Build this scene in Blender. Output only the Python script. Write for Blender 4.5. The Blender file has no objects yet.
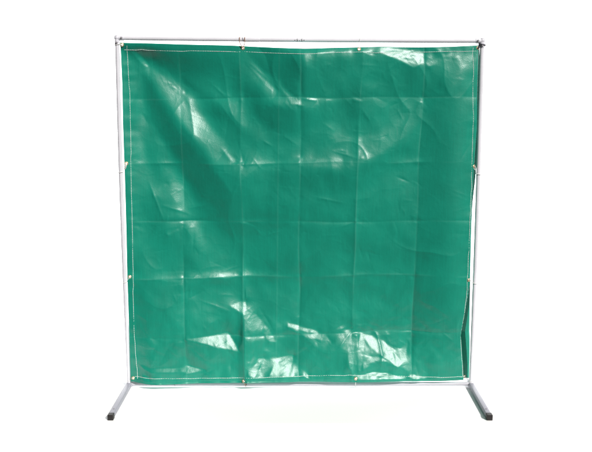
import bpy, math, random
import numpy as np

rng = np.random.default_rng(11)
random.seed(5)
S = bpy.context.scene
COL = S.collection

# ------------------------------------------------------------------ camera
ZG = 0.020                                   # rail centre line sits this far above the reference zero
F_PX, CX, CY, CZ = 842.67, -0.032, -4.388, 1.5953 + ZG
PITCH, YAW, ROLL = 0.1639, -0.0026, 0.0012
W2 = 0.93                                    # half the frame width
HT = 1.8313 + ZG                             # top rail centre height
FL = 0.4715                                  # foot length
cp, sp = math.cos(PITCH), math.sin(PITCH)
cy_, sy_ = math.cos(YAW), math.sin(YAW)
cr, sr = math.cos(ROLL), math.sin(ROLL)
R0 = np.array([[cy_, sy_, 0], [-sy_, cy_, 0], [0, 0, 1]])
R1 = np.array([[1, 0, 0], [0, cp, -sp], [0, sp, cp]])
R2 = np.array([[cr, 0, sr], [0, 1, 0], [-sr, 0, cr]])
RC = R2 @ R1 @ R0                            # world -> (right, forward, up)


def plane_pt(px, py, y=0.0):
    """where the sight line of a photo point meets the upright plane at depth y: (x, z)"""
    d = np.array([(px - 296) / F_PX, 1.0, -(py - 226) / F_PX])
    w = RC.T @ d
    t = (y - CY) / w[1]
    return np.array([CX + t * w[0], CZ + t * w[2]])


cam_d = bpy.data.cameras.new('camera')
cam = bpy.data.objects.new('camera', cam_d)
COL.objects.link(cam)
cam_d.sensor_width = 36.0
cam_d.lens = F_PX / 592 * 36.0
cam_d.clip_start, cam_d.clip_end = 0.05, 200
from mathutils import Matrix, Vector
right, fwd, up = RC[0], RC[1], RC[2]
M = Matrix(((right[0], up[0], -fwd[0], CX), (right[1], up[1], -fwd[1], CY), (right[2], up[2], -fwd[2], CZ), (0, 0, 0, 1)))
cam.matrix_world = M
S.camera = cam

# ------------------------------------------------------------------ light
AZ, EL = math.radians(32), math.radians(37)
LV = np.array([math.sin(AZ) * math.cos(EL), -math.cos(AZ) * math.cos(EL), math.sin(EL)])
sun_d = bpy.data.lights.new('sun', 'SUN')
sun_d.energy = 4.85
sun_d.angle = math.radians(0.5)
sun_d.color = (1.0, 0.965, 0.92)
sun = bpy.data.objects.new('sun', sun_d)
COL.objects.link(sun)
sun.rotation_euler = Vector(LV).to_track_quat('Z', 'Y').to_euler()
sun.location = (3, -4, 4)

world = bpy.data.worlds.new('World')
S.world = world
world.use_nodes = True
nt = world.node_tree
bg = nt.nodes['Background']
tc = nt.nodes.new('ShaderNodeTexCoord')
sx = nt.nodes.new('ShaderNodeSeparateXYZ')
mr = nt.nodes.new('ShaderNodeMapRange')
mr.interpolation_type = 'SMOOTHSTEP'
mr.inputs[1].default_value, mr.inputs[2].default_value = 0.22, 0.62
mr.inputs[3].default_value, mr.inputs[4].default_value = 0.055, 3.3
nt.links.new(tc.outputs['Generated'], sx.inputs[0])
nt.links.new(sx.outputs['Y'], mr.inputs[0])
nt.links.new(mr.outputs[0], bg.inputs['Strength'])
bg.inputs['Color'].default_value = (0.99, 0.995, 1.0, 1)

S.view_settings.view_transform = 'Standard'
S.view_settings.look = 'None'
S.view_settings.exposure = 0
S.view_settings.gamma = 1


# ------------------------------------------------------------------ materials
def mat(name, rgb, rough=0.5, metal=0.0, spec=0.5, noise=0.0, nscale=30.0, bump=0.0, bscale=60.0, rnoise=0.0):
    m = bpy.data.materials.new(name)
    m.use_nodes = True
    t = m.node_tree
    b = t.nodes['Principled BSDF']
    b.inputs['Base Color'].default_value = (*rgb, 1)
    b.inputs['Roughness'].default_value = rough
    b.inputs['Metallic'].default_value = metal
    b.inputs['Specular IOR Level'].default_value = spec
    co = t.nodes.new('ShaderNodeTexCoord')
    if noise:
        n = t.nodes.new('ShaderNodeTexNoise')
        n.inputs['Scale'].default_value = nscale
        n.inputs['Detail'].default_value = 5
        r = t.nodes.new('ShaderNodeMix')
        r.data_type = 'RGBA'
        r.inputs['A'].default_value = (*[c * (1 - noise) for c in rgb], 1)
        r.inputs['B'].default_value = (*[min(1, c * (1 + noise)) for c in rgb], 1)
        t.links.new(co.outputs['Object'], n.inputs['Vector'])
        t.links.new(n.outputs['Fac'], r.inputs['Factor'])
        t.links.new(r.outputs['Result'], b.inputs['Base Color'])
        if rnoise:
            q = t.nodes.new('ShaderNodeMapRange')
            q.inputs[1].default_value, q.inputs[2].default_value = 0.3, 0.7
            q.inputs[3].default_value, q.inputs[4].default_value = rough - rnoise, rough + rnoise
            t.links.new(n.outputs['Fac'], q.inputs[0])
            t.links.new(q.outputs[0], b.inputs['Roughness'])
    if bump:
        n2 = t.nodes.new('ShaderNodeTexNoise')
        n2.inputs['Scale'].default_value = bscale
        bp = t.nodes.new('ShaderNodeBump')
        bp.inputs['Strength'].default_value = bump
        bp.inputs['Distance'].default_value = 0.002
        t.links.new(co.outputs['Object'], n2.inputs['Vector'])
        t.links.new(n2.outputs['Fac'], bp.inputs['Height'])
        t.links.new(bp.outputs['Normal'], b.inputs['Normal'])
    return m


M_PIPE = mat('pipe_paint', (0.66, 0.66, 0.71), 0.38, 0.0, 0.4, 0.10, 9.0, 0.15, 40, 0.08)
M_FOOT = mat('foot_paint', (0.30, 0.30, 0.35), 0.42, 0.0, 0.4, 0.12, 14.0, 0.15, 50, 0.08)
M_PIPE_LOW = mat('pipe_paint_shaded', (0.46, 0.455, 0.50), 0.45, 0.0, 0.4, 0.14, 9.0, 0.15, 40, 0.08)  # same pipe paint, shade put into the colour so the rail won't wash out
M_FIT = mat('fitting_steel', (0.66, 0.66, 0.72), 0.4, 0.0, 0.5, 0.18, 60.0, 0.3, 90)
M_DARK = mat('black_rubber', (0.022, 0.020, 0.020), 0.6, 0, 0.4, 0.25, 60, 0.3, 160)
M_SEAM = mat('seam_grime', (0.26, 0.25, 0.27), 0.7, 0, 0.2, 0.2, 80)
M_INK = mat('stamp_ink', (0.10, 0.10, 0.11), 0.7, 0, 0.2, 0.3, 90)
M_BRASS = mat('grommet_brass', (0.62, 0.49, 0.30), 0.42, 0.6, 0.5, 0.15, 120)
M_THREAD = mat('white_thread', (0.70, 0.78, 0.74), 0.6, 0, 0.3, 0.30, 60)
M_TIE = mat('white_tie', (0.72, 0.72, 0.70), 0.4, 0, 0.5, 0.1, 50)
M_TAN = mat('tan_cord', (0.34, 0.21, 0.15), 0.7, 0, 0.3, 0.25, 150, 0.5, 300)
M_STRAP = mat('dark_grey_strap', (0.06, 0.06, 0.075), 0.55, 0, 0.4, 0.2, 60)
M_GROUND = mat('white_paper', (0.965, 0.965, 0.965), 0.85, 0, 0.1, 0.01, 3.0)


# ------------------------------------------------------------------ mesh helpers
def tag(o, label, cat, group=None):
    o['label'] = label
    o['category'] = cat
    if group:
        o['group'] = group
    return o


def link_mesh(name, vs, fs, m, parent=None, smooth=True):
    me = bpy.data.meshes.new(name)
    me.from_pydata([tuple(map(float, v)) for v in vs], [], fs)
    me.materials.append(m)
    me.update()
    if smooth:
        me.polygons.foreach_set('use_smooth', [True] * len(me.polygons))
    o = bpy.data.objects.new(name, me)
    COL.objects.link(o)
    if parent:
        o.parent = parent
    return o


class MB:
    def __init__(self):
        self.v, self.f = [], []

    def tube(self, pts, r, n=16, closed=False, caps=True, radii=None):
        P = [np.array(p, float) for p in pts]
        k = len(P)
        base = len(self.v)
        prev = None
        for i in range(k):
            if closed:
                t = P[(i + 1) % k] - P[i - 1]
            else:
                t = P[min(i + 1, k - 1)] - P[max(i - 1, 0)]
            t = t / np.linalg.norm(t)
            if prev is None:
                a = np.array([0, 0, 1.0]) if abs(t[2]) < 0.9 else np.array([0, 1.0, 0])
            else:
                a = prev
            u = a - t * (a @ t)
            u /= np.linalg.norm(u)
            prev = u
            w = np.cross(t, u)
            rr = radii[i] if radii is not None else r
            for j in range(n):
                q = 2 * math.pi * j / n
                self.v.append(P[i] + rr * (math.cos(q) * u + math.sin(q) * w))
        for i in range(k if closed else k - 1):
            for j in range(n):
                a0 = base + i * n + j
                a1 = base + i * n + (j + 1) % n
                i2 = (i + 1) % k
                self.f.append((a0, a1, base + i2 * n + (j + 1) % n, base + i2 * n + j))
        if caps and not closed:
            self.f.append(tuple(base + j for j in range(n))[::-1])
            self.f.append(tuple(base + (k - 1) * n + j for j in range(n)))
        return self

    def lathe(self, c, axis, prof, n=24):
        """prof: (radius, offset along axis) closed loop -> ring; open ends at radius 0 allowed"""
        axis = np.array(axis, float)
        axis /= np.linalg.norm(axis)
        a = np.array([0, 0, 1.0]) if abs(axis[2]) < 0.9 else np.array([1.0, 0, 0])
        u = a - axis * (a @ axis)
        u /= np.linalg.norm(u)
        w = np.cross(axis, u)
        base = len(self.v)
        k = len(prof)
        for (r, h) in prof:
            for j in range(n):
                q = 2 * math.pi * j / n
                self.v.append(np.array(c) + axis * h + r * (math.cos(q) * u + math.sin(q) * w))
        for i in range(k):
            i2 = (i + 1) % k
            for j in range(n):
                self.f.append((base + i * n + j, base + i * n + (j + 1) % n, base + i2 * n + (j + 1) % n, base + i2 * n + j))
        return self

    def rbox(self, p0, p1, side, upv, hw, hh, bev=0.003):
        """rounded-corner square bar from p0 to p1"""
        p0, p1 = np.array(p0, float), np.array(p1, float)
        side, upv = np.array(side, float), np.array(upv, float)
        prof = []
        for sxx, szz in ((1, 1), (-1, 1), (-1, -1), (1, -1)):
            c = np.array([sxx * (hw - bev), szz * (hh - bev)])
            a0 = {(1, 1): 0, (-1, 1): 90, (-1, -1): 180, (1, -1): 270}[(sxx, szz)]
            for k in range(4):
                q = math.radians(a0 + k * 30)
                prof.append(c + bev * np.array([math.cos(q), math.sin(q)]))
        n = len(prof)
        d = (p1 - p0) / np.linalg.norm(p1 - p0)
        ln = np.linalg.norm(p1 - p0)
        base = len(self.v)
        for s, sc in ((0, 0.86), (0.0025, 1), (ln - 0.0025, 1), (ln, 0.86)):
            for a, b in prof:
                self.v.append(p0 + d * s + side * a * sc + upv * b * sc)
        for i in range(3):
            for j in range(n):
                self.f.append((base + i * n + j, base + i * n + (j + 1) % n, base + (i + 1) * n + (j + 1) % n, base + (i + 1) * n + j))
        self.f.append(tuple(base + j for j in range(n))[::-1])
        self.f.append(tuple(base + 3 * n + j for j in range(n)))
        return self

    def build(self, name, m, parent=None, smooth=True):
        o = link_mesh(name, self.v, self.f, m, parent, smooth)
        if smooth:
            o.data.set_sharp_from_angle(angle=math.radians(38))
        return o


# ------------------------------------------------------------------ ground
gv = [(-2.4, -0.505, 0), (2.4, -0.505, 0), (2.4, 0.07, 0), (-2.4, 0.07, 0)]
g = link_mesh('ground', gv, [(0, 1, 2, 3)], M_GROUND, None, False)
g['kind'] = 'structure'

# ------------------------------------------------------------------ frame
PR = 0.0111
frame = bpy.data.objects.new('pipe_frame', None)
COL.objects.link(frame)
tag(frame, 'white square frame of thin metal pipe standing on two splayed feet around the green tarp', 'frame')


FX = {-1: (plane_pt(129.4, 384)[0], plane_pt(117.1, 38)[0]), 1: (plane_pt(471, 383)[0], plane_pt(482.2, 41)[0])}
TZL, TZR = plane_pt(117.1, 37.9)[1], plane_pt(482.2, 40.8)[1]


def post_x(side, t):
    """small bow of the posts, t = 0 bottom .. 1 top"""
    bow = -0.006 if side < 0 else 0.003
    a, b = FX[side]
    return a + (b - a) * t + bow * math.sin(math.pi * t)


# top rail, a little sag in the middle
def rail_z(x):
    return (TZL + TZR) / 2 + (TZR - TZL) / 2 * x / W2 - 0.003 * (1 - (x / W2) ** 2)


ZB = ZG
for side in (-1, 1):
    HS = rail_z(side * W2)
    pts = [(post_x(side, t), 0, ZB + t * (HS - ZB)) for t in np.linspace(0.0, 0.992, 26)]
    MB().tube(pts, PR, 20).build('post', M_PIPE, frame)

xs = np.linspace(-W2 + 0.004, W2 - 0.004, 31)
top = MB().tube([(x, 0, rail_z(x)) for x in xs], PR, 20).build('top_rail', M_PIPE, frame)
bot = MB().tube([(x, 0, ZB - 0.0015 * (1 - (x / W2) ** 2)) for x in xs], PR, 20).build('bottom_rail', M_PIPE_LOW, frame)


def seam(parent, x, z, tilt, w=0.0025):
    c = np.array([x, 0, z])
    MB().lathe(c, (1, 0, tilt), [(PR - 0.002, -w), (PR + 0.0009, -w), (PR + 0.0009, w), (PR - 0.002, w)], 24).build('pipe_seam', M_SEAM, parent)


xa = plane_pt(243, 39)[0]
seam(top, xa, rail_z(xa), 0.35)
for px in (174.5, 246.5):
    xa = plane_pt(px, 384)[0]
    seam(bot, xa, ZB - 0.001, 0.45, 0.0018)
# swaged coupling beside the joint in the top rail
xa = plane_pt(243, 39)[0]
MB().lathe((xa + 0.045, 0, rail_z(xa + 0.045)), (1, 0, 0), [(PR - .002, -.04), (PR + .0008, -.04), (PR + .0012, -.02), (PR + .0012, .036), (PR + .0004, .04), (PR - .002, .04)], 24).build('coupling_sleeve', M_PIPE, top)

# faint printed mark on the top rail
tx = bpy.data.curves.new('printed_mark', 'FONT')
tx.body = '\u2022 S - S \u2022'
tx.size = 0.017
tx.extrude = 0.0004
tx.align_x = 'CENTER'
tob = bpy.data.objects.new('printed_mark', tx)
COL.objects.link(tob)
bpy.context.view_layer.update()
me = bpy.data.meshes.new_from_object(tob)
bpy.data.objects.remove(tob)
xm = plane_pt(299.5, 40.5)[0]
cnt = np.array([v.co for v in me.vertices])
cx0, cy0 = (cnt[:, 0].max() + cnt[:, 0].min()) / 2, (cnt[:, 1].max() + cnt[:, 1].min()) / 2
for v in me.vertices:                        # bend the mark round the pipe
    a = (v.co.y - cy0) / PR - 0.12
    rr = PR + 0.0006 + v.co.z
    v.co = (xm + (v.co.x - cx0), -rr * math.cos(a), rail_z(xm) + rr * math.sin(a))
me.materials.clear()
me.materials.append(M_INK)
pm = bpy.data.objects.new('printed_mark', me)
COL.objects.link(pm)
pm.parent = top

# corner fittings
for side in (-1, 1):
    m = MB()
    x0 = post_x(side, 1)
    HT = rail_z(x0)
    d = -side
    m.tube([(x0 - d * .004, 0, HT), (x0 + d * .034, 0, HT)], PR + .0020, 20)
    m.tube([(x0, 0, HT + .012), (x0, 0, HT - .034)], PR + .0020, 20)
    # rounded knuckle
    prof = [(max(1e-4, (PR + .0036) * math.sin(q)), -(PR + .0036) * math.cos(q)) for q in np.linspace(0, math.pi, 12)]
    m.lathe((x0, 0, HT + .001), (0, 0, 1), prof, 20)
    fit = m.build('corner_fitting', M_FIT, frame)
    b = MB()
    for bx, bz in ((x0 + d * .024, HT), (x0, HT - .024)):
        b.lathe((bx, -(PR + .0024), bz), (0, -1, 0), [(.0001, .0), (.0055, 0), (.0055, .0035), (.004, .005), (.0001, .005)], 8)
    b.build('bolt', M_SEAM, fit)
# welded bottom joints
for side in (-1, 1):
    m = MB()
    m.lathe((post_x(side, 0), 0, ZB), (0, 0, 1), [(PR - .003, -.012), (PR + .004, -.012), (PR + .0035, .01), (PR + .001, .02), (PR - .003, .02)], 20)
    m.build('base_collar', M_PIPE, frame)
# feet: square tube reaching forward, dark plastic end caps
FH = 0.0125
for side in (-1, 1):
    x0 = post_x(side, 0)
    x1 = side * W2
    p0 = np.array([x0, 0.05, FH + .002])
    p1 = np.array([x1, -FL + .03, FH + .002])
    d = (p1 - p0) / np.linalg.norm(p1 - p0)
    sd = np.array([-d[1], d[0], 0]) * -1
    ft = MB().rbox(p0, p1, sd, (0, 0, 1), FH, FH, .0025).build('foot', M_FOOT, frame)
    MB().rbox(p1 - d * .006, p1 + d * .028, sd, (0, 0, 1), FH + .002, FH + .002, .003).build('end_cap', M_DARK, ft)
    b = MB().lathe(p1 - d * .055 + np.array([0, 0, FH]), (0, 0, 1), [(.0001, -.001), (.0045, -.001), (.0045, .0015), (.0025, .003), (.0001, .003)], 10)
    b.build('bolt', M_SEAM, ft)

# ------------------------------------------------------------------ tarp: outline
def curve(pts):
    a = np.array(pts, float)
    return a


E_TOP = curve([(119.8, 42.6), (150, 43.2), (185, 44.3), (230, 45.3), (243, 46), (280, 48), (305, 48.9), (340, 47.8), (359, 47.5), (380, 46.8), (425, 47.3), (450, 46.6), (479.6, 45.2)])
E_BOT = curve([(131.6, 384.2), (150, 383.8), (170, 383.3), (200, 382.2), (245, 381.6), (300, 381.2), (355, 381.2), (420, 380.8), (469.5, 380.6)])
E_LEF = curve([(119.8, 42.6), (121.4, 85), (122.3, 125), (124.3, 170), (126, 225), (127.3, 275), (129.3, 325), (131.6, 384.2)])
E_RIG = curve([(479.9, 45.2), (480.6, 75), (480.4, 110), (479.0, 150), (476.2, 180), (473.4, 205), (472, 240), (471.3, 280), (471.6, 310), (472, 345), (470.5, 380.6)])


def edge_world(E):
    return np.array([plane_pt(x, y) for x, y in E])


def smooth_interp(t, tk, vk):
    r = np.interp(t, tk, vk)
    k = np.hanning(25)
    k /= k.sum()
    rp = np.concatenate([2 * r[0] - r[1:13][::-1], r, 2 * r[-1] - r[-13:-1][::-1]])
    return np.convolve(rp, k, 'valid')


N = 520                                      # tarp grid
U = np.linspace(0, 1, N)


def along(E, axis):
    Wd = edge_world(E)
    t = (Wd[:, axis] - Wd[0, axis]) / (Wd[-1, axis] - Wd[0, axis])
    return np.stack([smooth_interp(U, t, Wd[:, 0]), smooth_interp(U, t, Wd[:, 1])], 1)


cT, cB, cL, cR = along(E_TOP, 0), along(E_BOT, 0), along(E_LEF, 1), along(E_RIG, 1)
uu, vv = np.meshgrid(U, U)                   # rows = v (downwards), columns = u
XZ = np.zeros((N, N, 2))
for k in range(2):
    a = (1 - vv) * cT[None, :, k] + vv * cB[None, :, k] + (1 - uu) * cL[:, None, k] + uu * cR[:, None, k]
    b = (1 - uu) * (1 - vv) * cT[0, k] + uu * (1 - vv) * cT[-1, k] + (1 - uu) * vv * cB[0, k] + uu * vv * cB[-1, k]
    XZ[:, :, k] = a - b
X, Z = XZ[:, :, 0], XZ[:, :, 1]
SX = (X[:, -1] - X[:, 0]).mean()
SZ = (Z[0] - Z[-1]).mean()
DX, DZ = SX / (N - 1), SZ / (N - 1)
MM = 0.0053                                  # metres for one design unit

# design coordinates of every grid node (the survey of the cloth's folds is in these units)
P3 = np.stack([X - CX, np.full_like(X, -CY), Z - CZ], -1) @ RC.T
PX = 296 + F_PX * P3[..., 0] / P3[..., 1]
PY = 226 - F_PX * P3[..., 2] / P3[..., 1]


def filt_noise(sig_u, sig_v, seed):
    r = np.random.default_rng(seed).standard_normal((N * 2, N * 2))
    fu = np.fft.fftfreq(N * 2)[None, :]
    fv = np.fft.fftfreq(N * 2)[:, None]
    g_ = np.exp(-2 * (math.pi ** 2) * ((fu * sig_u) ** 2 + (fv * sig_v) ** 2))
    q = np.fft.ifft2(np.fft.fft2(r) * g_).real[:N, :N]
    return q / q.std()


def seg_dist(px, py, a, b):
    ax, ay = a
    bx, by = b
    dx, dy = bx - ax, by - ay
    L = dx * dx + dy * dy
    t = np.clip(((px - ax) * dx + (py - ay) * dy) / L, 0, 1)
    qx, qy = px - ax - t * dx, py - ay - t * dy
    d = np.hypot(qx, qy)
    s = np.sign(dx * qy - dy * qx)
    return d, s, t


def poly_dist(poly):
    """distance, side and interpolated weight along a polyline of (x, y, weight)"""
    D = np.full(PX.shape, 1e9)
    Sg = np.zeros(PX.shape)
    A = np.zeros(PX.shape)
    for (x0, y0, a0), (x1, y1, a1) in zip(poly[:-1], poly[1:]):
        d, s, t = seg_dist(PX, PY, (x0, y0), (x1, y1))
        w = d < D
        D[w] = d[w]
        Sg[w] = s[w]
        A[w] = (a0 + (a1 - a0) * t)[w]
    return D, Sg, A


H0 = np.zeros((N, N))                        # relief towards the viewer, in metres


def ridge(poly, wp, wm):
    """soft roll of cloth: width wp below/right of the line, wm on the other side"""
    global H0
    D, Sg, A = poly_dist(poly)
    w = np.where(Sg > 0, wp, wm)
    H0 += MM * 1.45 * A * np.exp(-D ** 2 / (2 * w ** 2))


# long swags hanging from the grommets
ridge([(122, 46, 0.5), (131, 58, 3.0), (147, 80, 6.0), (167, 108, 7.0), (188, 137, 6.5), (213, 165, 5.0), (238, 180, 3.0), (268, 184, 0.5)], 16, 13)
ridge([(244, 50, .5), (252, 80, 2.5), (270, 103, 3.8), (296, 114, 3.5), (320, 108, 1.5), (340, 96, 0)], 11, 8)
ridge([(131, 100, 0), (136, 115, .6), (145, 135, 1.6), (163, 175, 2.0), (186, 226, 1.2), (200, 250, 0)], 7, 8)
ridge([(132, 47, .2), (160, 60, 1.5), (195, 84, 2.2), (232, 116, 1.8), (268, 146, .3)], 7, 9)
ridge([(478, 48, 0), (455, 75, .6), (440, 110, 1.4), (428, 150, 1.2), (418, 200, 0)], 9, 7)
ridge([(225, 47, 0), (262, 47, 3), (300, 49, 4), (325, 48, 1.5), (350, 47, 0)], 13, 13)
ridge([(150, 42, 0), (190, 46, 2.5), (220, 50, 1.5), (240, 48, 0)], 14, 14)
ridge([(236, 172, .6), (268, 172, 1.5), (300, 170, 2.0), (345, 169, 2.0), (378, 155, 1.9), (403, 138, 1.9), (432, 108, 1.6), (466, 66, 0.2)], 10, 7)
ridge([(128, 165, 0.3), (150, 190, 2.0), (170, 225, 2.6), (200, 255, 2.0), (240, 275, .6)], 15, 14)
ridge([(128, 150, 0.8), (160, 150, 1.2), (180, 165, .3)], 9, 9)
ridge([(184, 283, 1.2), (214, 279, 1.5), (240, 278, .8), (270, 277, .2)], 5, 4)
ridge([(245, 303, 1), (246, 330, 4.2), (247, 378, 5.0)], 3.5, 10)
# loose right hand edge: rolls forward, then falls back behind the post low down
depth = np.interp(PY, [45, 75, 150, 200, 262, 284, 300, 318, 335, 365, 384], [-2, -4, -4.5, -5.0, -5.0, -5.2, -7.7, -10.5, -12.7, -8.5, -7.5])
xf = np.interp(PY, [45, 130, 165, 200, 250, 284, 300, 318, 336, 365, 384], [478, 476.6, 473.9, 471.3, 470.1, 469.2, 466.6, 463.5, 460.6, 462.2, 463.8])
t = np.clip((PX - (xf - 0.8)) / 2.6, 0, 1)
H0 += MM * depth * (t * t * (3 - 2 * t))
T_R = t * t * (3 - 2 * t)
lean = np.clip((PX - 405) / (xf - 405), 0, 1.0)
H0 += MM * 3.2 * lean ** 1.4 * np.interp(PY, [45, 100, 200, 384], [0.2, .8, 1.2, 1.0]) * (1 - t * t * (3 - 2 * t))

# folding creases of a six by six packing fold
CRE = np.zeros((N, N))
vx = [(177.3, 187.2), (239.3, 245.2), (300.8, 298.8), (361.3, 351.2), (424, 409.8)]
hy = [(99, 96.5), (164, 161.5), (222.5, 220), (279, 274), (337.5, 331)]
fr = np.random.default_rng(3)


def smooth1(n, sig, seed):
    r = np.random.default_rng(seed).standard_normal(n * 2)
    k = np.exp(-0.5 * (np.arange(-4 * sig, 4 * sig + 1) / sig) ** 2)
    q = np.convolve(r, k, 'same')[:n]
    return q / q.std()


for i, (xt, xb) in enumerate(vx):
    xl = xt + (xb - xt) * (PY - 43) / 340 + 0.5 * smooth1(N, 30, 60 + i)[:, None]
    d = PX - xl
    am = 1.3 * (0.30 + 0.22 * smooth1(N, 26, 20 + i))[:, None] * (1 if i % 2 else -1)
    H0 += MM * am * np.exp(-np.abs(d) / 1.9)
    H0 += MM * (1.5 if i % 2 else -1.5) * np.exp(-np.abs(d) / 14)
    CRE = np.maximum(CRE, np.exp(-(d / 0.55) ** 2) * np.clip(0.55 + 0.4 * smooth1(N, 14, 40 + i), 0, 1)[:, None])
for i, (yl, yr) in enumerate(hy):
    yy = yl + (yr - yl) * (PX - 125) / 350 + 0.6 * smooth1(N, 30, 80 + i)[None, :]
    d = PY - yy
    am = 1.3 * (0.34 + 0.24 * smooth1(N, 26, 120 + i))[None, :] * (1 if i % 2 else -1)
    H0 += MM * am * np.exp(-np.abs(d) / 1.9)
    H0 += MM * (-1.0, 1.0, -.3, 1.0, -1.0)[i] * np.exp(-np.abs(d) / 13)
    CRE = np.maximum(CRE, np.exp(-(d / 0.55) ** 2) * np.clip(0.45 + 0.4 * smooth1(N, 14, 140 + i), 0, 1)[None, :])
# faint weld seam between the second and third fold
d = PX - (279.5 - 3.5 * (PY - 43) / 340)
H0 += MM * 0.12 * np.exp(-np.abs(d) / 1.2)
CRE = np.maximum(CRE, 0.5 * np.exp(-(d / 0.5) ** 2))
# puckers where folds cross
for xt, xb in vx:
    for yl, yr in hy:
        yc = yl + (yr - yl) * (xt - 125) / 350
        xc = xt + (xb - xt) * (yc - 43) / 340
        for q in range(3):
            ox, oy = fr.normal(0, 2.5, 2)
            H0 += MM * fr.choice([-1, 1]) * fr.uniform(.18, .45) * np.exp(-((PX - xc - ox) ** 2 + (PY - yc - oy) ** 2) / (2 * fr.uniform(1.2, 2.6) ** 2))
# random crumple lines
for q in range(190):
    x0, y0 = fr.uniform(122, 470), fr.uniform(50, 380)
    if fr.random() < .45:
        y0 = fr.uniform(300, 380)
    an = fr.uniform(0, math.pi)
    ln = fr.uniform(8, 34)
    x1, y1 = x0 + ln * math.cos(an), y0 + ln * math.sin(an)
    d, s, tt = seg_dist(PX, PY, (x0, y0), (x1, y1))
    fade = np.sin(math.pi * np.clip(tt, 0.02, .98))
    H0 += MM * fr.choice([-1, 1]) * fr.uniform(.15, .50) * fade * np.exp(-d / fr.uniform(1.2, 3.0))
for (a_, b_, am) in (((239, 219), (262, 229), -.9), ((254, 228.5), (263, 237), .6), ((263, 237), (285, 230.5), .6), ((340, 227.5), (358, 220), .6),
                     ((300, 98), (318, 101), .6), ((147, 180), (165, 225), .7), ((262, 140), (272, 146), .5), ((330, 150), (358, 158), .5),
                     ((395, 176), (412, 183), -.6), ((425, 190), (445, 203), -.6), ((440, 185), (470, 197), .5), ((415, 225), (450, 241), .5), ((312, 196), (345, 203), .5),
                     ((200, 300), (232, 312), .5), ((160, 205), (190, 215), .5)):
    d, s, tt = seg_dist(PX, PY, a_, b_)
    H0 += MM * am * np.sin(math.pi * np.clip(tt, 0.04, .96)) * np.exp(-d / 1.3)
for q in range(260):
    x0, y0 = fr.uniform(122, 470), fr.uniform(48, 380)
    an = fr.uniform(0, math.pi)
    ln = fr.uniform(4, 22)
    d, s, tt = seg_dist(PX, PY, (x0, y0), (x0 + ln * math.cos(an), y0 + ln * math.sin(an)))
    H0 += MM * fr.choice([-1, 1]) * fr.uniform(.08, .32) * np.sin(math.pi * np.clip(tt, 0.02, .98)) * np.exp(-d / fr.uniform(.7, 1.1))
# soft unevenness
H0 += MM * (1.5 * filt_noise(48, 60, 1) + 0.75 * filt_noise(18, 22, 2) + 0.17 * filt_noise(6, 7, 3))
low = np.clip((PY - 285) / 60, 0, 1)
H0 += MM * low * (0.45 * filt_noise(9, 9, 4) + 0.14 * filt_noise(3.5, 3.5, 5))

# hems: folded double, puckered along the seam
HL = np.interp(PY, [49, 125, 225, 325, 370], [126.6, 129.4, 132.0, 134.3, 138.0])
HR = np.interp(PY, [50, 125, 205, 250, 290, 325, 340, 370], [472.8, 472.3, 469.8, 467.5, 465.8, 462.5, 460.0, 461.8])
HTp = np.interp(PX, [125, 140, 180, 220, 260, 300, 330, 360, 375, 460, 478], [50, 49.6, 50.9, 51.0, 52.4, 54.3, 53.2, 52.2, 53.2, 51.4, 50.6])
HB = np.interp(PX, [133, 150, 225, 300, 350, 460, 470], [378.5, 377.5, 377.2, 375.6, 374.2, 377.4, 377.8])
inhem = np.maximum.reduce([1 / (1 + np.exp((PX - HL) * 2.2)), 1 / (1 + np.exp((HR - PX) * 2.2)), 1 / (1 + np.exp((PY - HTp) * 2.2)), 1 / (1 + np.exp((HB - PY) * 2.2))])
H0 += 0.0016 * inhem
pu = filt_noise(30, 4, 6) * np.maximum(np.exp(-np.abs(PX - HL) / 5), np.exp(-np.abs(PX - HR) / 4)) + filt_noise(4, 30, 7) * np.maximum(np.exp(-np.abs(PY - HTp) / 4), np.exp(-np.abs(PY - HB) / 5))
H0 += MM * 0.42 * pu

# ------------------------------------------------------------------ crumpled facets: integrate wanted slopes into one surface
Vx, Vy, Vz = CX - X, CY - np.zeros_like(X), CZ - Z
vl = np.sqrt(Vx ** 2 + Vy ** 2 + Vz ** 2)
Hx, Hy, Hz = LV[0] + Vx / vl, LV[1] + Vy / vl, LV[2] + Vz / vl
TX, TZ = -Hx / np.abs(Hy), -Hz / np.abs(Hy)  # slopes of a facet that glints


def inside(poly, soft=0.8):
    c = np.zeros(PX.shape, bool)
    D = np.full(PX.shape, 1e9)
    n = len(poly)
    for i in range(n):
        (xa, ya), (xb, yb) = poly[i], poly[(i + 1) % n]
        cond = ((ya > PY) != (yb > PY))
        with np.errstate(divide='ignore', invalid='ignore'):
            xi = (xb - xa) * (PY - ya) / (yb - ya + 1e-12) + xa
        c ^= cond & (PX < xi)
        D = np.minimum(D, seg_dist(PX, PY, poly[i], poly[(i + 1) % n])[0])
    sd = np.where(c, D, -D)
    return 1 / (1 + np.exp(-sd / soft * 2))


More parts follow.
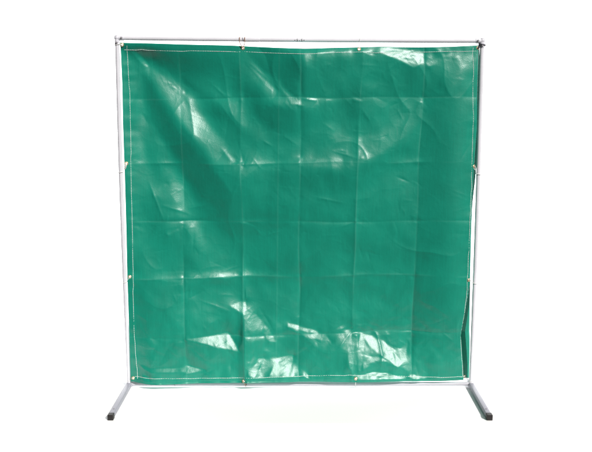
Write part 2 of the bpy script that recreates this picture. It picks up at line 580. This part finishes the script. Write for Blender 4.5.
FAC = [
    ([(230.5, 306), (245, 302), (245.4, 316)], 1.02),
    ([(187, 337), (228, 332.5), (241, 351.5), (216, 344.5)], 1.0),
    ([(188, 364.5), (206, 369), (188, 373.5)], 1.0),
    ([(137, 362.5), (151, 367), (188, 366.8), (188, 371), (150, 371)], 0.9),
    ([(270, 376), (277, 358), (293, 355.5), (290.5, 374)], 1.0),
    ([(248, 374), (259, 357), (264, 358), (256, 376)], 0.84),
    ([(288, 324), (318, 332), (318, 335.5), (288, 327.5)], 1.0),
    ([(298, 333), (325, 335), (331, 342), (310, 338)], 0.85),
    ([(250, 313), (256, 316), (268, 329), (276, 342), (270, 342), (258, 324)], 0.84),
    ([(345.5, 331), (352.5, 330.3), (352.6, 373), (349.5, 367), (347.3, 350)], 1.0),
    ([(358, 352), (361, 336), (364.5, 338), (363, 352), (359.5, 370), (357.5, 370)], 0.97),
    ([(362, 335), (371, 337), (385, 343.5), (397, 352), (404, 349), (408, 343.5), (406, 358), (397, 367), (390, 361), (380, 354), (370, 347)], 1.0),
    ([(363, 362), (370, 356), (380, 356.5), (389, 361.5), (379, 360), (369, 362), (363, 370)], 0.95),
    ([(353.4, 337), (357, 341), (356.6, 372), (353.6, 372)], 0.0),
    ([(244.4, 316), (246.0, 316), (247.2, 376), (245.6, 376)], 0.9, 0.4),
    ([(357, 374.5), (372, 371), (388, 373), (401, 378), (400, 380.5), (357, 379.5)], 0.95),
    ([(408, 375), (414, 374), (420, 379), (412, 380)], 0.9),
    ([(379, 53), (392, 50), (423.5, 49), (423.5, 62), (413, 68), (398, 60)], 1.0),
    ([(425, 63), (449, 53.5), (463, 49.5), (463, 53), (446, 57), (428, 67)], 0.82),
    ([(130.5, 50.5), (137, 53), (147, 65), (144, 67), (137, 60)], 1.05, 0.8),
    ([(246, 63.5), (251, 66), (277, 90), (272, 91.5)], 0.72, 1.5),
    ([(278, 86), (286, 91), (300, 103), (290, 100)], 0.58, 2),
    ([(299, 85), (301.3, 85), (302.3, 105), (299, 105)], 0.8),
    ([(156, 73.5), (162, 76), (177, 89), (173, 90)], 0.78, 1.2),
    ([(176.5, 94), (180, 96), (191, 117), (186, 116)], 0.68, 1.5),
    ([(147, 67), (156, 74), (190, 112), (222, 147), (216, 150), (180, 117)], 0.44, 6),
    ([(221, 147), (236, 159.5), (243, 161), (232, 162)], 0.78),
    ([(300, 161.3), (322, 160.5), (342, 160), (342, 163.5), (320, 165), (300, 164)], 0.55, 1.5),
    ([(362, 152), (371.5, 154.5), (365, 158)], 0.45, 2),
    ([(372, 147), (400, 128), (432, 97), (440, 92), (408, 128), (380, 150)], 0.42, 5),
    ([(218, 278.2), (228, 275.8), (240, 276.5), (228, 279.5)], 0.62),
    ([(154, 278), (170, 277.5), (184, 280), (184, 282), (168, 281)], 0.6),
    ([(134, 375), (141, 374), (141, 383), (134, 383)], 0.85),
    ([(143, 374), (150, 376), (152, 383), (146, 383)], 0.8),
    ([(131, 159), (137, 161), (136, 162.5)], 0.95),
    ([(167, 233.5), (182.5, 226), (182.5, 228), (168, 235.5)], 0.85),
    ([(128, 226), (138, 226.5), (137, 229)], 0.9),
    ([(153, 195), (165, 184), (166, 185.5), (154, 197)], 0.78),
    ([(352, 97), (361.5, 99), (361, 101), (354, 100)], 0.65),
    ([(418, 101), (424, 101.5), (423, 103.5)], 0.9),
    ([(392, 52), (420, 48.5), (420, 51)], 1.0),
]
WT = np.full((N, N), 0.045)
GX = np.gradient(H0, axis=1) / DX            # d/dx
GZ = -np.gradient(H0, axis=0) / DZ           # d/dz (z up)
TGX, TGZ = GX.copy(), GZ.copy()
for poly, k, *sf in FAC:
    m = inside(poly, *sf)
    TGX = TGX * (1 - m) + (TX * k + 0.25 * (GX - np.mean(GX))) * m
    TGZ = TGZ * (1 - m) + (TZ * k + 0.25 * GZ) * m
    WT = np.maximum(WT, m * 0.95)
# broad lie of the cloth, panel by panel: how far each leans towards the light
LEAN = np.array([
    [.21, .165, .15, .19, .23, .20],
    [.24, .25, .26, .275, .245, .14],
    [.26, .15, .20, .25, .19, .14],
    [.25, .255, .20, .21, .19, .15],
    [.25, .30, .29, .24, .21, .16],
    [.25, .27, .29, .27, .27, .23]])
LEAN = (LEAN / 0.228 - 1) / 0.95
gu, gv = np.clip(uu * 6 - .5, 0, 4.999), np.clip(vv * 6 - .5, 0, 4.999)
iu, iv = gu.astype(int), gv.astype(int)
au, av = gu - iu, gv - iv
au, av = au * au * (3 - 2 * au), av * av * (3 - 2 * av)
LN = (LEAN[iv, iu] * (1 - au) + LEAN[iv, iu + 1] * au) * (1 - av) + (LEAN[iv + 1, iu] * (1 - au) + LEAN[iv + 1, iu + 1] * au) * av
tl = np.hypot(TX, TZ)
base_m = np.clip((WT - 0.045) / 0.9, 0, 1)
LX, LZ = np.where(LN < 0, TX / tl * 2.3, TX / tl), np.where(LN < 0, TZ / tl * -0.10, TZ / tl)
TGX = TGX + (1 - base_m) * LN * LX
TGZ = TGZ + (1 - base_m) * LN * LZ
WT = np.maximum(WT, 0.08)
# hollows that lean away from the light
DARK = [
    ([(127, 58), (135, 62), (150, 82), (165, 110), (182, 135), (203, 162), (220, 182), (229, 196), (223, 203), (203, 193), (180, 166), (160, 132), (143, 98)], -0.98, 4.5),
    ([(250, 51), (300, 54), (303, 68), (299, 83), (284, 80), (264, 68)], -1.1, 4),
    ([(182, 50), (236, 52), (232, 75), (205, 88), (188, 78)], -0.32, 8),
    ([(239, 350), (244.3, 338), (245, 378), (240, 377)], -0.8, 1.2),
    ([(246, 240), (290, 232), (298, 262), (262, 252)], -0.25, 7),
    ([(430, 120), (462, 90), (460, 290), (436, 310), (424, 220)], -0.6, 8),
    ([(340, 340), (343, 352), (338, 372), (330, 360)], -0.3, 4),
    ([(353, 336), (357, 336), (356.5, 372), (353.3, 372)], -0.2, .8),
    ([(306, 360), (314, 358), (318, 374), (308, 374)], -0.35, 2),
]
for poly, k, sf in DARK:
    m = inside(poly, sf) * (1 - base_m)
    TGX = TGX * (1 - m) + 0.50 * (-k) * m
    TGZ = TGZ * (1 - m) + 0.03 * (-k) * m
    WT = np.maximum(WT, m * 0.85)
# solve on a padded periodic sheet
PADN = 90
Np = N + 2 * PADN
def pad(a, val=0.0, mode='edge'):
    return np.pad(a, PADN, mode='constant', constant_values=val)
Wp = pad(WT, 0.03)
Tgx, Tgz = pad(TGX), pad(TGZ)
k = 2 * math.pi * np.fft.fftfreq(Np)
kx, kz = k[None, :] / DX, -k[:, None] / DZ
k2 = kx ** 2 + kz ** 2
k2[0, 0] = 1
gx, gz = Tgx.copy(), Tgz.copy()
for it in range(170):
    f = (-1j * kx * np.fft.fft2(gx) - 1j * kz * np.fft.fft2(gz)) / k2
    f[0, 0] = 0
    px_ = np.fft.ifft2(1j * kx * f).real
    pz_ = np.fft.ifft2(1j * kz * f).real
    gx = px_ + Wp * (Tgx - px_)
    gz = pz_ + Wp * (Tgz - pz_)
f = (-1j * kx * np.fft.fft2(gx) - 1j * kz * np.fft.fft2(gz)) / k2
f[0, 0] = 0
HH = np.fft.ifft2(f).real[PADN:-PADN, PADN:-PADN]
# hold the cloth's border near the frame
DEL = HH - H0
DEL -= DEL.mean()
edge = np.minimum.reduce([uu * 1.0, (1 - uu), vv, (1 - vv) * 2.0])
hold = np.clip(edge / 0.014, 0, 1)
DEL *= 0.8 + 0.2 * hold
H = H0 + DEL
# sharp little crinkles, densest where the cloth is crumpled
fmask = np.clip((WT - 0.08) / 0.85, 0, 1)
kf = np.exp(-2 * (math.pi ** 2) * ((np.fft.fftfreq(N)[None, :] * 9) ** 2 + (np.fft.fftfreq(N)[:, None] * 9) ** 2))
fm = np.clip(np.fft.ifft2(np.fft.fft2(fmask) * kf).real * 1.6, 0, 1)


def ridged(su, sv, seed):
    q = filt_noise(su, sv, seed)
    return np.exp(-np.abs(q) / 0.28)


RG = 0.55 * ridged(9, 9, 31) + 0.4 * ridged(5, 6, 32) + 0.22 * ridged(3, 3, 33)
H += MM * (0.24 - 0.06 * fm) * RG * 0.75
fr2 = np.random.default_rng(77)
for poly, kk, *sf in FAC:
    if kk < 0.75:
        continue
    q = np.array(poly, float)
    c0 = q.mean(0)
    ex = q - c0
    ax = np.linalg.svd(ex, full_matrices=False)[2][0]
    an0 = math.atan2(ax[1], ax[0])
    area = 0.5 * abs(np.dot(q[:, 0], np.roll(q[:, 1], 1)) - np.dot(q[:, 1], np.roll(q[:, 0], 1)))
    for z in range(int(4 + area / 28)):
        w_ = fr2.dirichlet(np.ones(len(q)) * 0.8)
        p0 = w_ @ q + fr2.normal(0, 2.0, 2)
        an = an0 + fr2.normal(0.35, 0.6)
        ln = fr2.uniform(4, 17)
        p1 = p0 + ln * np.array([math.cos(an), math.sin(an)])
        sel = (np.abs(PX - p0[0]) < 30) & (np.abs(PY - p0[1]) < 30)
        r_, c_ = np.where(sel)
        if len(r_) == 0:
            continue
        sl = (slice(r_.min(), r_.max() + 1), slice(c_.min(), c_.max() + 1))
        d, s_, tt = seg_dist(PX[sl], PY[sl], p0, p1)
        H[sl] += MM * fr2.choice([-1, 1]) * fr2.uniform(.06, .24) * np.sin(math.pi * np.clip(tt, .03, .97)) * np.exp(-d / fr2.uniform(.8, 1.8))
wide = ridged(22, 26, 34) * np.clip(filt_noise(40, 40, 35) * .5 + .4, 0, 1)
H += MM * 0.8 * wide
# vinyl this stiff never overhangs much: relax whatever leans too far down
msk = np.clip((0.95 - uu) / 0.03, 0, 1)
for it in range(14):
    gz = -np.gradient(H, axis=0) / DZ
    exz = np.maximum(gz - 0.24, 0) * msk
    Dz = pad(-1.7 * exz)
    f = (-1j * kz * np.fft.fft2(Dz)) / k2
    f[0, 0] = 0
    H = H + np.fft.ifft2(f).real[PADN:-PADN, PADN:-PADN]
print('overhang left', (np.maximum(-np.gradient(H, axis=0) / DZ - .24, 0) * msk).max())
top_hold = np.exp(-vv / 0.018)
H = H * (1 - 0.45 * top_hold) + 0.004 * top_hold
H = H - np.minimum(H, 0) * 0.85 * np.exp(-(vv / np.interp(uu, [0, .03, .085, .155], [.012, .026, .034, .065])) ** 2)
# a hem that bulges forward rides up a little
Z += 0.25 * np.maximum(H, 0) * np.exp(-((1 - vv) / 0.09) ** 2)
le = 0.75 * np.exp(-(uu / 0.045) ** 2)
H = H * (1 - le) + (-0.001 + 0.0016 * inhem + MM * 0.3 * pu) * le
re = 0.85 * np.exp(-((1 - uu) / 0.06) ** 2)
H = H * (1 - re) + (H0 - MM * depth * T_R) * 0.5 * re
H = H * (1 - T_R) + (MM * depth + 0.0012 * inhem) * T_R
print('relief range', H.min(), H.max())
YY = -H

# ------------------------------------------------------------------ tarp: material
def tarp_material():
    m = bpy.data.materials.new('green_vinyl')
    m.use_nodes = True
    t = m.node_tree
    b = t.nodes['Principled BSDF']
    nn = t.nodes.new
    co = nn('ShaderNodeTexCoord')
    at = nn('ShaderNodeAttribute')
    at.attribute_name = 'crease'
    mp = nn('ShaderNodeMapping')
    mp.inputs['Scale'].default_value = (150, 1, 9.0)
    st = nn('ShaderNodeTexNoise')
    st.inputs['Scale'].default_value = 1.0
    st.inputs['Detail'].default_value = 3
    t.links.new(co.outputs['Object'], mp.inputs[0])
    t.links.new(mp.outputs[0], st.inputs['Vector'])
    bl = nn('ShaderNodeTexNoise')
    bl.inputs['Scale'].default_value = 6.0
    bl.inputs['Detail'].default_value = 6
    t.links.new(co.outputs['Object'], bl.inputs['Vector'])
    ad = nn('ShaderNodeMath')
    ad.operation = 'MULTIPLY_ADD'
    ad.inputs[1].default_value = 0.4
    t.links.new(st.outputs['Fac'], ad.inputs[0])
    h2 = nn('ShaderNodeMath')
    h2.operation = 'MULTIPLY'
    h2.inputs[1].default_value = 0.6
    t.links.new(bl.outputs['Fac'], h2.inputs[0])
    t.links.new(h2.outputs[0], ad.inputs[2])
    rp = nn('ShaderNodeMapRange')
    rp.inputs[1].default_value, rp.inputs[2].default_value = 0.32, 0.68
    t.links.new(ad.outputs[0], rp.inputs[0])
    c = nn('ShaderNodeMix')
    c.data_type = 'RGBA'
    c.inputs['A'].default_value = (0.0020, 0.198, 0.134, 1)
    c.inputs['B'].default_value = (0.0028, 0.254, 0.172, 1)
    t.links.new(rp.outputs[0], c.inputs['Factor'])
    c2 = nn('ShaderNodeMix')
    c2.data_type = 'RGBA'
    c2.inputs['B'].default_value = (0.10, 0.42, 0.32, 1)
    cm = nn('ShaderNodeMath')
    cm.operation = 'MULTIPLY'
    cm.inputs[1].default_value = 0.26
    t.links.new(at.outputs['Fac'], cm.inputs[0])
    t.links.new(cm.outputs[0], c2.inputs['Factor'])
    t.links.new(c.outputs['Result'], c2.inputs['A'])
    t.links.new(c2.outputs['Result'], b.inputs['Base Color'])
    b.inputs['Roughness'].default_value = 0.355
    b.inputs['Specular IOR Level'].default_value = 0.48
    b.inputs['Coat Weight'].default_value = 0.22
    b.inputs['Coat Roughness'].default_value = 0.50
    # woven scrim under the coating and fine crinkle
    n1 = nn('ShaderNodeTexNoise')
    n1.inputs['Scale'].default_value = 55
    n1.inputs['Detail'].default_value = 4
    n2 = nn('ShaderNodeTexNoise')
    n2.inputs['Scale'].default_value = 240
    n2.inputs['Detail'].default_value = 2
    t.links.new(co.outputs['Object'], n1.inputs['Vector'])
    t.links.new(co.outputs['Object'], n2.inputs['Vector'])
    b1 = nn('ShaderNodeBump')
    b1.inputs['Strength'].default_value = 0.3
    b1.inputs['Distance'].default_value = 0.0016
    b2 = nn('ShaderNodeBump')
    b2.inputs['Strength'].default_value = 0.6
    b2.inputs['Distance'].default_value = 0.0007
    t.links.new(n1.outputs['Fac'], b1.inputs['Height'])
    t.links.new(n2.outputs['Fac'], b2.inputs['Height'])
    t.links.new(b1.outputs['Normal'], b2.inputs['Normal'])
    t.links.new(b2.outputs['Normal'], b.inputs['Normal'])
    return m


M_TARP = tarp_material()

# ------------------------------------------------------------------ tarp: mesh
GROM = [(121.9, 44.7), (242.8, 48.2), (358.8, 49.2), (477.6, 47.9), (125.5, 163.4), (130.1, 276.9), (133.9, 380.2), (473.2, 166.0), (468.2, 279.0), (466.0, 378.8), (244.6, 379.6), (355.0, 377.8)]
tarp = bpy.data.objects.new('tarp', None)
COL.objects.link(tarp)
tag(tarp, 'creased green vinyl tarp with white stitched hems and brass grommets hung in the pipe frame', 'tarp')

co = np.stack([X, YY, Z], -1).reshape(-1, 3)
idx = np.arange(N * N).reshape(N, N)
quads = np.stack([idx[1:, :-1], idx[1:, 1:], idx[:-1, 1:], idx[:-1, :-1]], -1).reshape(-1, 4)


def grid_at(px, py):
    i = np.argmin((PX - px) ** 2 + (PY - py) ** 2)
    r, c = divmod(int(i), N)
    return r, c


gpos = []
keep = np.ones(len(quads), bool)
qc = co[quads].mean(1)
for (px, py) in GROM:
    r, c = grid_at(px, py)
    r, c = min(max(r, 3), N - 4), min(max(c, 3), N - 4)
    p = np.array([X[r, c], YY[r, c], Z[r, c]])
    hx_ = (H[r, c + 3] - H[r, c - 3]) / (6 * DX)
    hz_ = -(H[r + 3, c] - H[r - 3, c]) / (6 * DZ)
    nrm = np.array([-hx_, -1.0, -hz_]) * np.array([.5, 1, .5])
    nrm /= np.linalg.norm(nrm)
    gpos.append((p, nrm))
    keep &= np.hypot(qc[:, 0] - p[0], qc[:, 2] - p[2]) > 0.0052
quads = quads[keep]
me = bpy.data.meshes.new('sheet')
me.vertices.add(len(co))
me.vertices.foreach_set('co', co.ravel())
me.loops.add(len(quads) * 4)
me.loops.foreach_set('vertex_index', quads.ravel().astype(np.int32))
me.polygons.add(len(quads))
me.polygons.foreach_set('loop_start', np.arange(0, len(quads) * 4, 4, dtype=np.int32))
me.polygons.foreach_set('loop_total', np.full(len(quads), 4, dtype=np.int32))
me.update(calc_edges=True)
me.polygons.foreach_set('use_smooth', np.ones(len(quads), bool))
a = me.attributes.new('crease', 'FLOAT', 'POINT')
a.data.foreach_set('value', CRE.ravel().astype(np.float32))
me.materials.append(M_TARP)
me.validate()
sheet = bpy.data.objects.new('sheet', me)
COL.objects.link(sheet)
sheet.parent = tarp
so = sheet.modifiers.new('thickness', 'SOLIDIFY')
so.thickness = 0.0012
so.offset = -1.0


def surf(u, v, off):
    """point on the cloth by grid fraction, lifted towards the viewer"""
    fc, fr_ = min(max(u, 0), 1) * (N - 1), min(max(v, 0), 1) * (N - 1)
    c, r = min(int(fc), N - 2), min(int(fr_), N - 2)
    a, b_ = fc - c, fr_ - r
    def L(A):
        return (A[r, c] * (1 - a) + A[r, c + 1] * a) * (1 - b_) + (A[r + 1, c] * (1 - a) + A[r + 1, c + 1] * a) * b_
    return np.array([L(X), L(YY) - off, L(Z)])


def stitch(pts_px):
    """dashed thread along a hem: short flattened stitches"""
    P = []
    for (px, py) in pts_px:
        r, c = grid_at(px, py)
        P.append((c / (N - 1), r / (N - 1)))
    P = np.array(P)
    seg = np.hypot(np.diff(P[:, 0]) * SX, np.diff(P[:, 1]) * SZ)
    s = np.concatenate([[0], np.cumsum(seg)])
    m = MB()
    d = 0.004
    while d < s[-1] - 0.01:
        ln = random.uniform(0.009, 0.013)
        sink = -0.0008 + 0.0011 * math.sin(d * 23) * math.sin(d * 7.3 + 1) + random.uniform(-.0003, .0003)
        pts = []
        for q in np.linspace(0, 1, 4):
            u = np.interp(d + q * ln, s, P[:, 0])
            v = np.interp(d + q * ln, s, P[:, 1])
            pts.append(surf(u, v, 0.0004 + sink + 0.0006 * math.sin(math.pi * q)))
        m.tube(pts, 0.00105, 6)
        d += ln + random.uniform(0.0006, 0.002)
    return m


def sample(E, fx, lo, hi, n=30, horiz=True):
    return [((t, fx(t)) if horiz else (fx(t), t)) for t in np.linspace(lo, hi, n)]


st_l = sample(None, lambda y: np.interp(y, [49, 125, 225, 325, 370, 384], [126.6, 129.4, 132.0, 134.3, 138.0, 139]), 45, 382, 60, False)
st_r = sample(None, lambda y: np.interp(y, [50, 125, 205, 250, 290, 325, 340, 370], [472.8, 472.3, 469.8, 467.5, 465.8, 462.5, 460.0, 461.8]), 47, 379, 60, False)
st_t = sample(None, lambda x: np.interp(x, [125, 140, 180, 220, 260, 300, 330, 360, 375, 460, 478], [50, 49.6, 50.9, 51.0, 52.4, 54.3, 53.2, 52.2, 53.2, 51.4, 50.6]), 123, 478, 60)
st_b = sample(None, lambda x: np.interp(x, [133, 150, 225, 300, 350, 460, 470], [378.5, 377.5, 377.2, 375.6, 374.2, 377.4, 377.8]), 135, 468, 60)
for s_ in (st_l, st_r, st_t, st_b):
    stitch(s_).build('hem_stitching', M_THREAD, tarp)

for (p, nrm) in gpos:
    MB().lathe(p, nrm, [(.0042, -.003), (.0042, .0010), (.0050, .0022), (.0066, .0026), (.0084, .0018), (.0096, .0004), (.0096, -.003)], 28).build('grommet', M_BRASS, tarp)

# ------------------------------------------------------------------ ties
def spline(pts, n=10):
    P = [np.array(p, float) for p in pts]
    P = [2 * P[0] - P[1]] + P + [2 * P[-1] - P[-2]]
    out = []
    for i in range(1, len(P) - 2):
        for q in range(n):
            s = q / n
            a, b_, c, d = P[i - 1], P[i], P[i + 1], P[i + 2]
            out.append(0.5 * (2 * b_ + (c - a) * s + (2 * a - 5 * b_ + 4 * c - d) * s * s + (3 * b_ - a - 3 * c + d) * s ** 3))
    out.append(P[-2])
    return out


def tie(name, gi, target, axis, m, label, r=0.0019, tail=None, slack=0.0, cat='tie'):
    """cord from grommet gi, through its hole and once round the pipe at target"""
    p, n_ = gpos[gi]
    tgt = np.array(target, float)
    R = PR + r + 0.0006
    if axis == 'x':      # pipe runs along x
        ring = [tgt + np.array([0.002 * math.sin(q), -R * math.cos(q), R * math.sin(q)]) for q in np.linspace(-0.9, math.pi * 1.5, 12)]
    else:
        sgn = 1 if p[0] < tgt[0] else -1
        ring = [tgt + np.array([-sgn * R * math.cos(q), -R * math.sin(q), -0.006 * q / 3]) for q in np.linspace(-0.4, math.pi * 1.3, 12)]
    front = p + n_ * 0.006
    back = p - n_ * 0.012
    start = ring[-1]
    end = ring[0]
    mid = (end + front) / 2 + np.array([0, -0.004, -slack])
    loop = [back * 0.5 + start * 0.5 + np.array([0, .004, 0]), back, p, front, mid] + ring
    mb = MB().tube(spline(loop, 8), r, 8)
    if tail:
        mb.tube(spline([front + np.array(q) for q in tail], 8), r * .9, 8)
    o = mb.build(name, m)
    return tag(o, label, cat, 'ties fixing the tarp to the frame')


def at_post(side, py):
    x, z = plane_pt(122 if side < 0 else 477, py)
    t = (z - ZB) / (HT - ZB)
    return (post_x(side, t), 0, z)


def at_rail(px, top_=True):
    x = plane_pt(px, 40 if top_ else 384)[0]
    return (x, 0, rail_z(x) if top_ else ZB - .001)


# the tan cord at the top has two strands either side of the rail joint
p, n_ = gpos[1]
rl = np.array(at_rail(242.3))
R = PR + .0026
s1, s2 = rl + np.array([-.013, 0, 0]), rl + np.array([.013, 0, 0])
pts = [p - n_ * .008, p, p + n_ * .006, s1 + (.001, -.010, -.018), s1 + (0, -R, -.004), s1 + (0, -R * .7, R * .75), s1 + (.003, R * .7, R * .7), s1 + (.008, R, -.006),
       s2 + (-.008, R, -.007), s2 + (-.002, R * .8, R * .6), s2 + (0, -R * .7, R * .75), s2 + (0, -R, -.004), s2 + (-.001, -.010, -.018), p + n_ * .005 + (.004, 0, .004)]
tag(MB().tube(spline(pts, 8), .0021, 8).build('cord_tie', M_TAN), 'tan cord with two strands looped over the top rail at its joint', 'tie', 'ties fixing the tarp to the frame')

tie('cord_tie', 0, (post_x(-1, .985), 0, rail_z(-W2) - .03), 'z', M_TIE, 'white tie through the grommet in the upper left corner of the tarp', .0018)
tie('strap_tie', 3, (post_x(1, .99), 0, rail_z(W2) - .016), 'z', M_STRAP, 'dark grey strap knotted round the upper right corner of the frame', .0038)
tie('cord_tie', 4, at_post(-1, 171.5), 'z', M_TIE, 'white tie on the left post, level with the second horizontal fold of the tarp', .0019, [(0, 0, 0), (.0, -.004, -.012), (-.003, -.003, -.022), (-.007, 0, -.03)])
tie('cord_tie', 5, at_post(-1, 281.5), 'z', M_TIE, 'white tie low on the left post, below the middle of the frame', .0016)
tie('cord_tie', 6, (post_x(-1, .01), 0, ZB + .022), 'z', M_TIE, 'white tie in the lower left corner of the tarp above the left foot', .0018)
loop_tail = [(0, 0, 0), (-.012, -.022, -.012), (-.022, -.030, -.034), (-.020, -.030, -.052), (-.004, -.027, -.056), (.006, -.018, -.050)]
tie('cord_tie', 7, at_post(1, 173.5), 'z', M_TIE, 'white tie with a loose loop, upper one on the right post', .0019)
tie('cord_tie', 8, at_post(1, 282.5), 'z', M_TIE, 'white tie with a loose loop, lower one on the right post', .0019)
tie('cord_tie', 9, (post_x(1, .01), 0, ZB + .018), 'z', M_TIE, 'white tie in the lower right corner of the tarp above the right foot', .0018)
tie('cord_tie', 10, at_rail(246, False), 'x', M_TAN, 'thin tan tie on the bottom rail under the vertical fold left of centre', .0016)
tie('cord_tie', 11, at_rail(355.5, False), 'x', M_TIE, 'white tie on the bottom rail right of centre beside the shiny crumple', .0018)
tie('cord_tie', 2, at_rail(359.5), 'x', M_TIE, 'pale tie on the top rail right of centre', .0013)
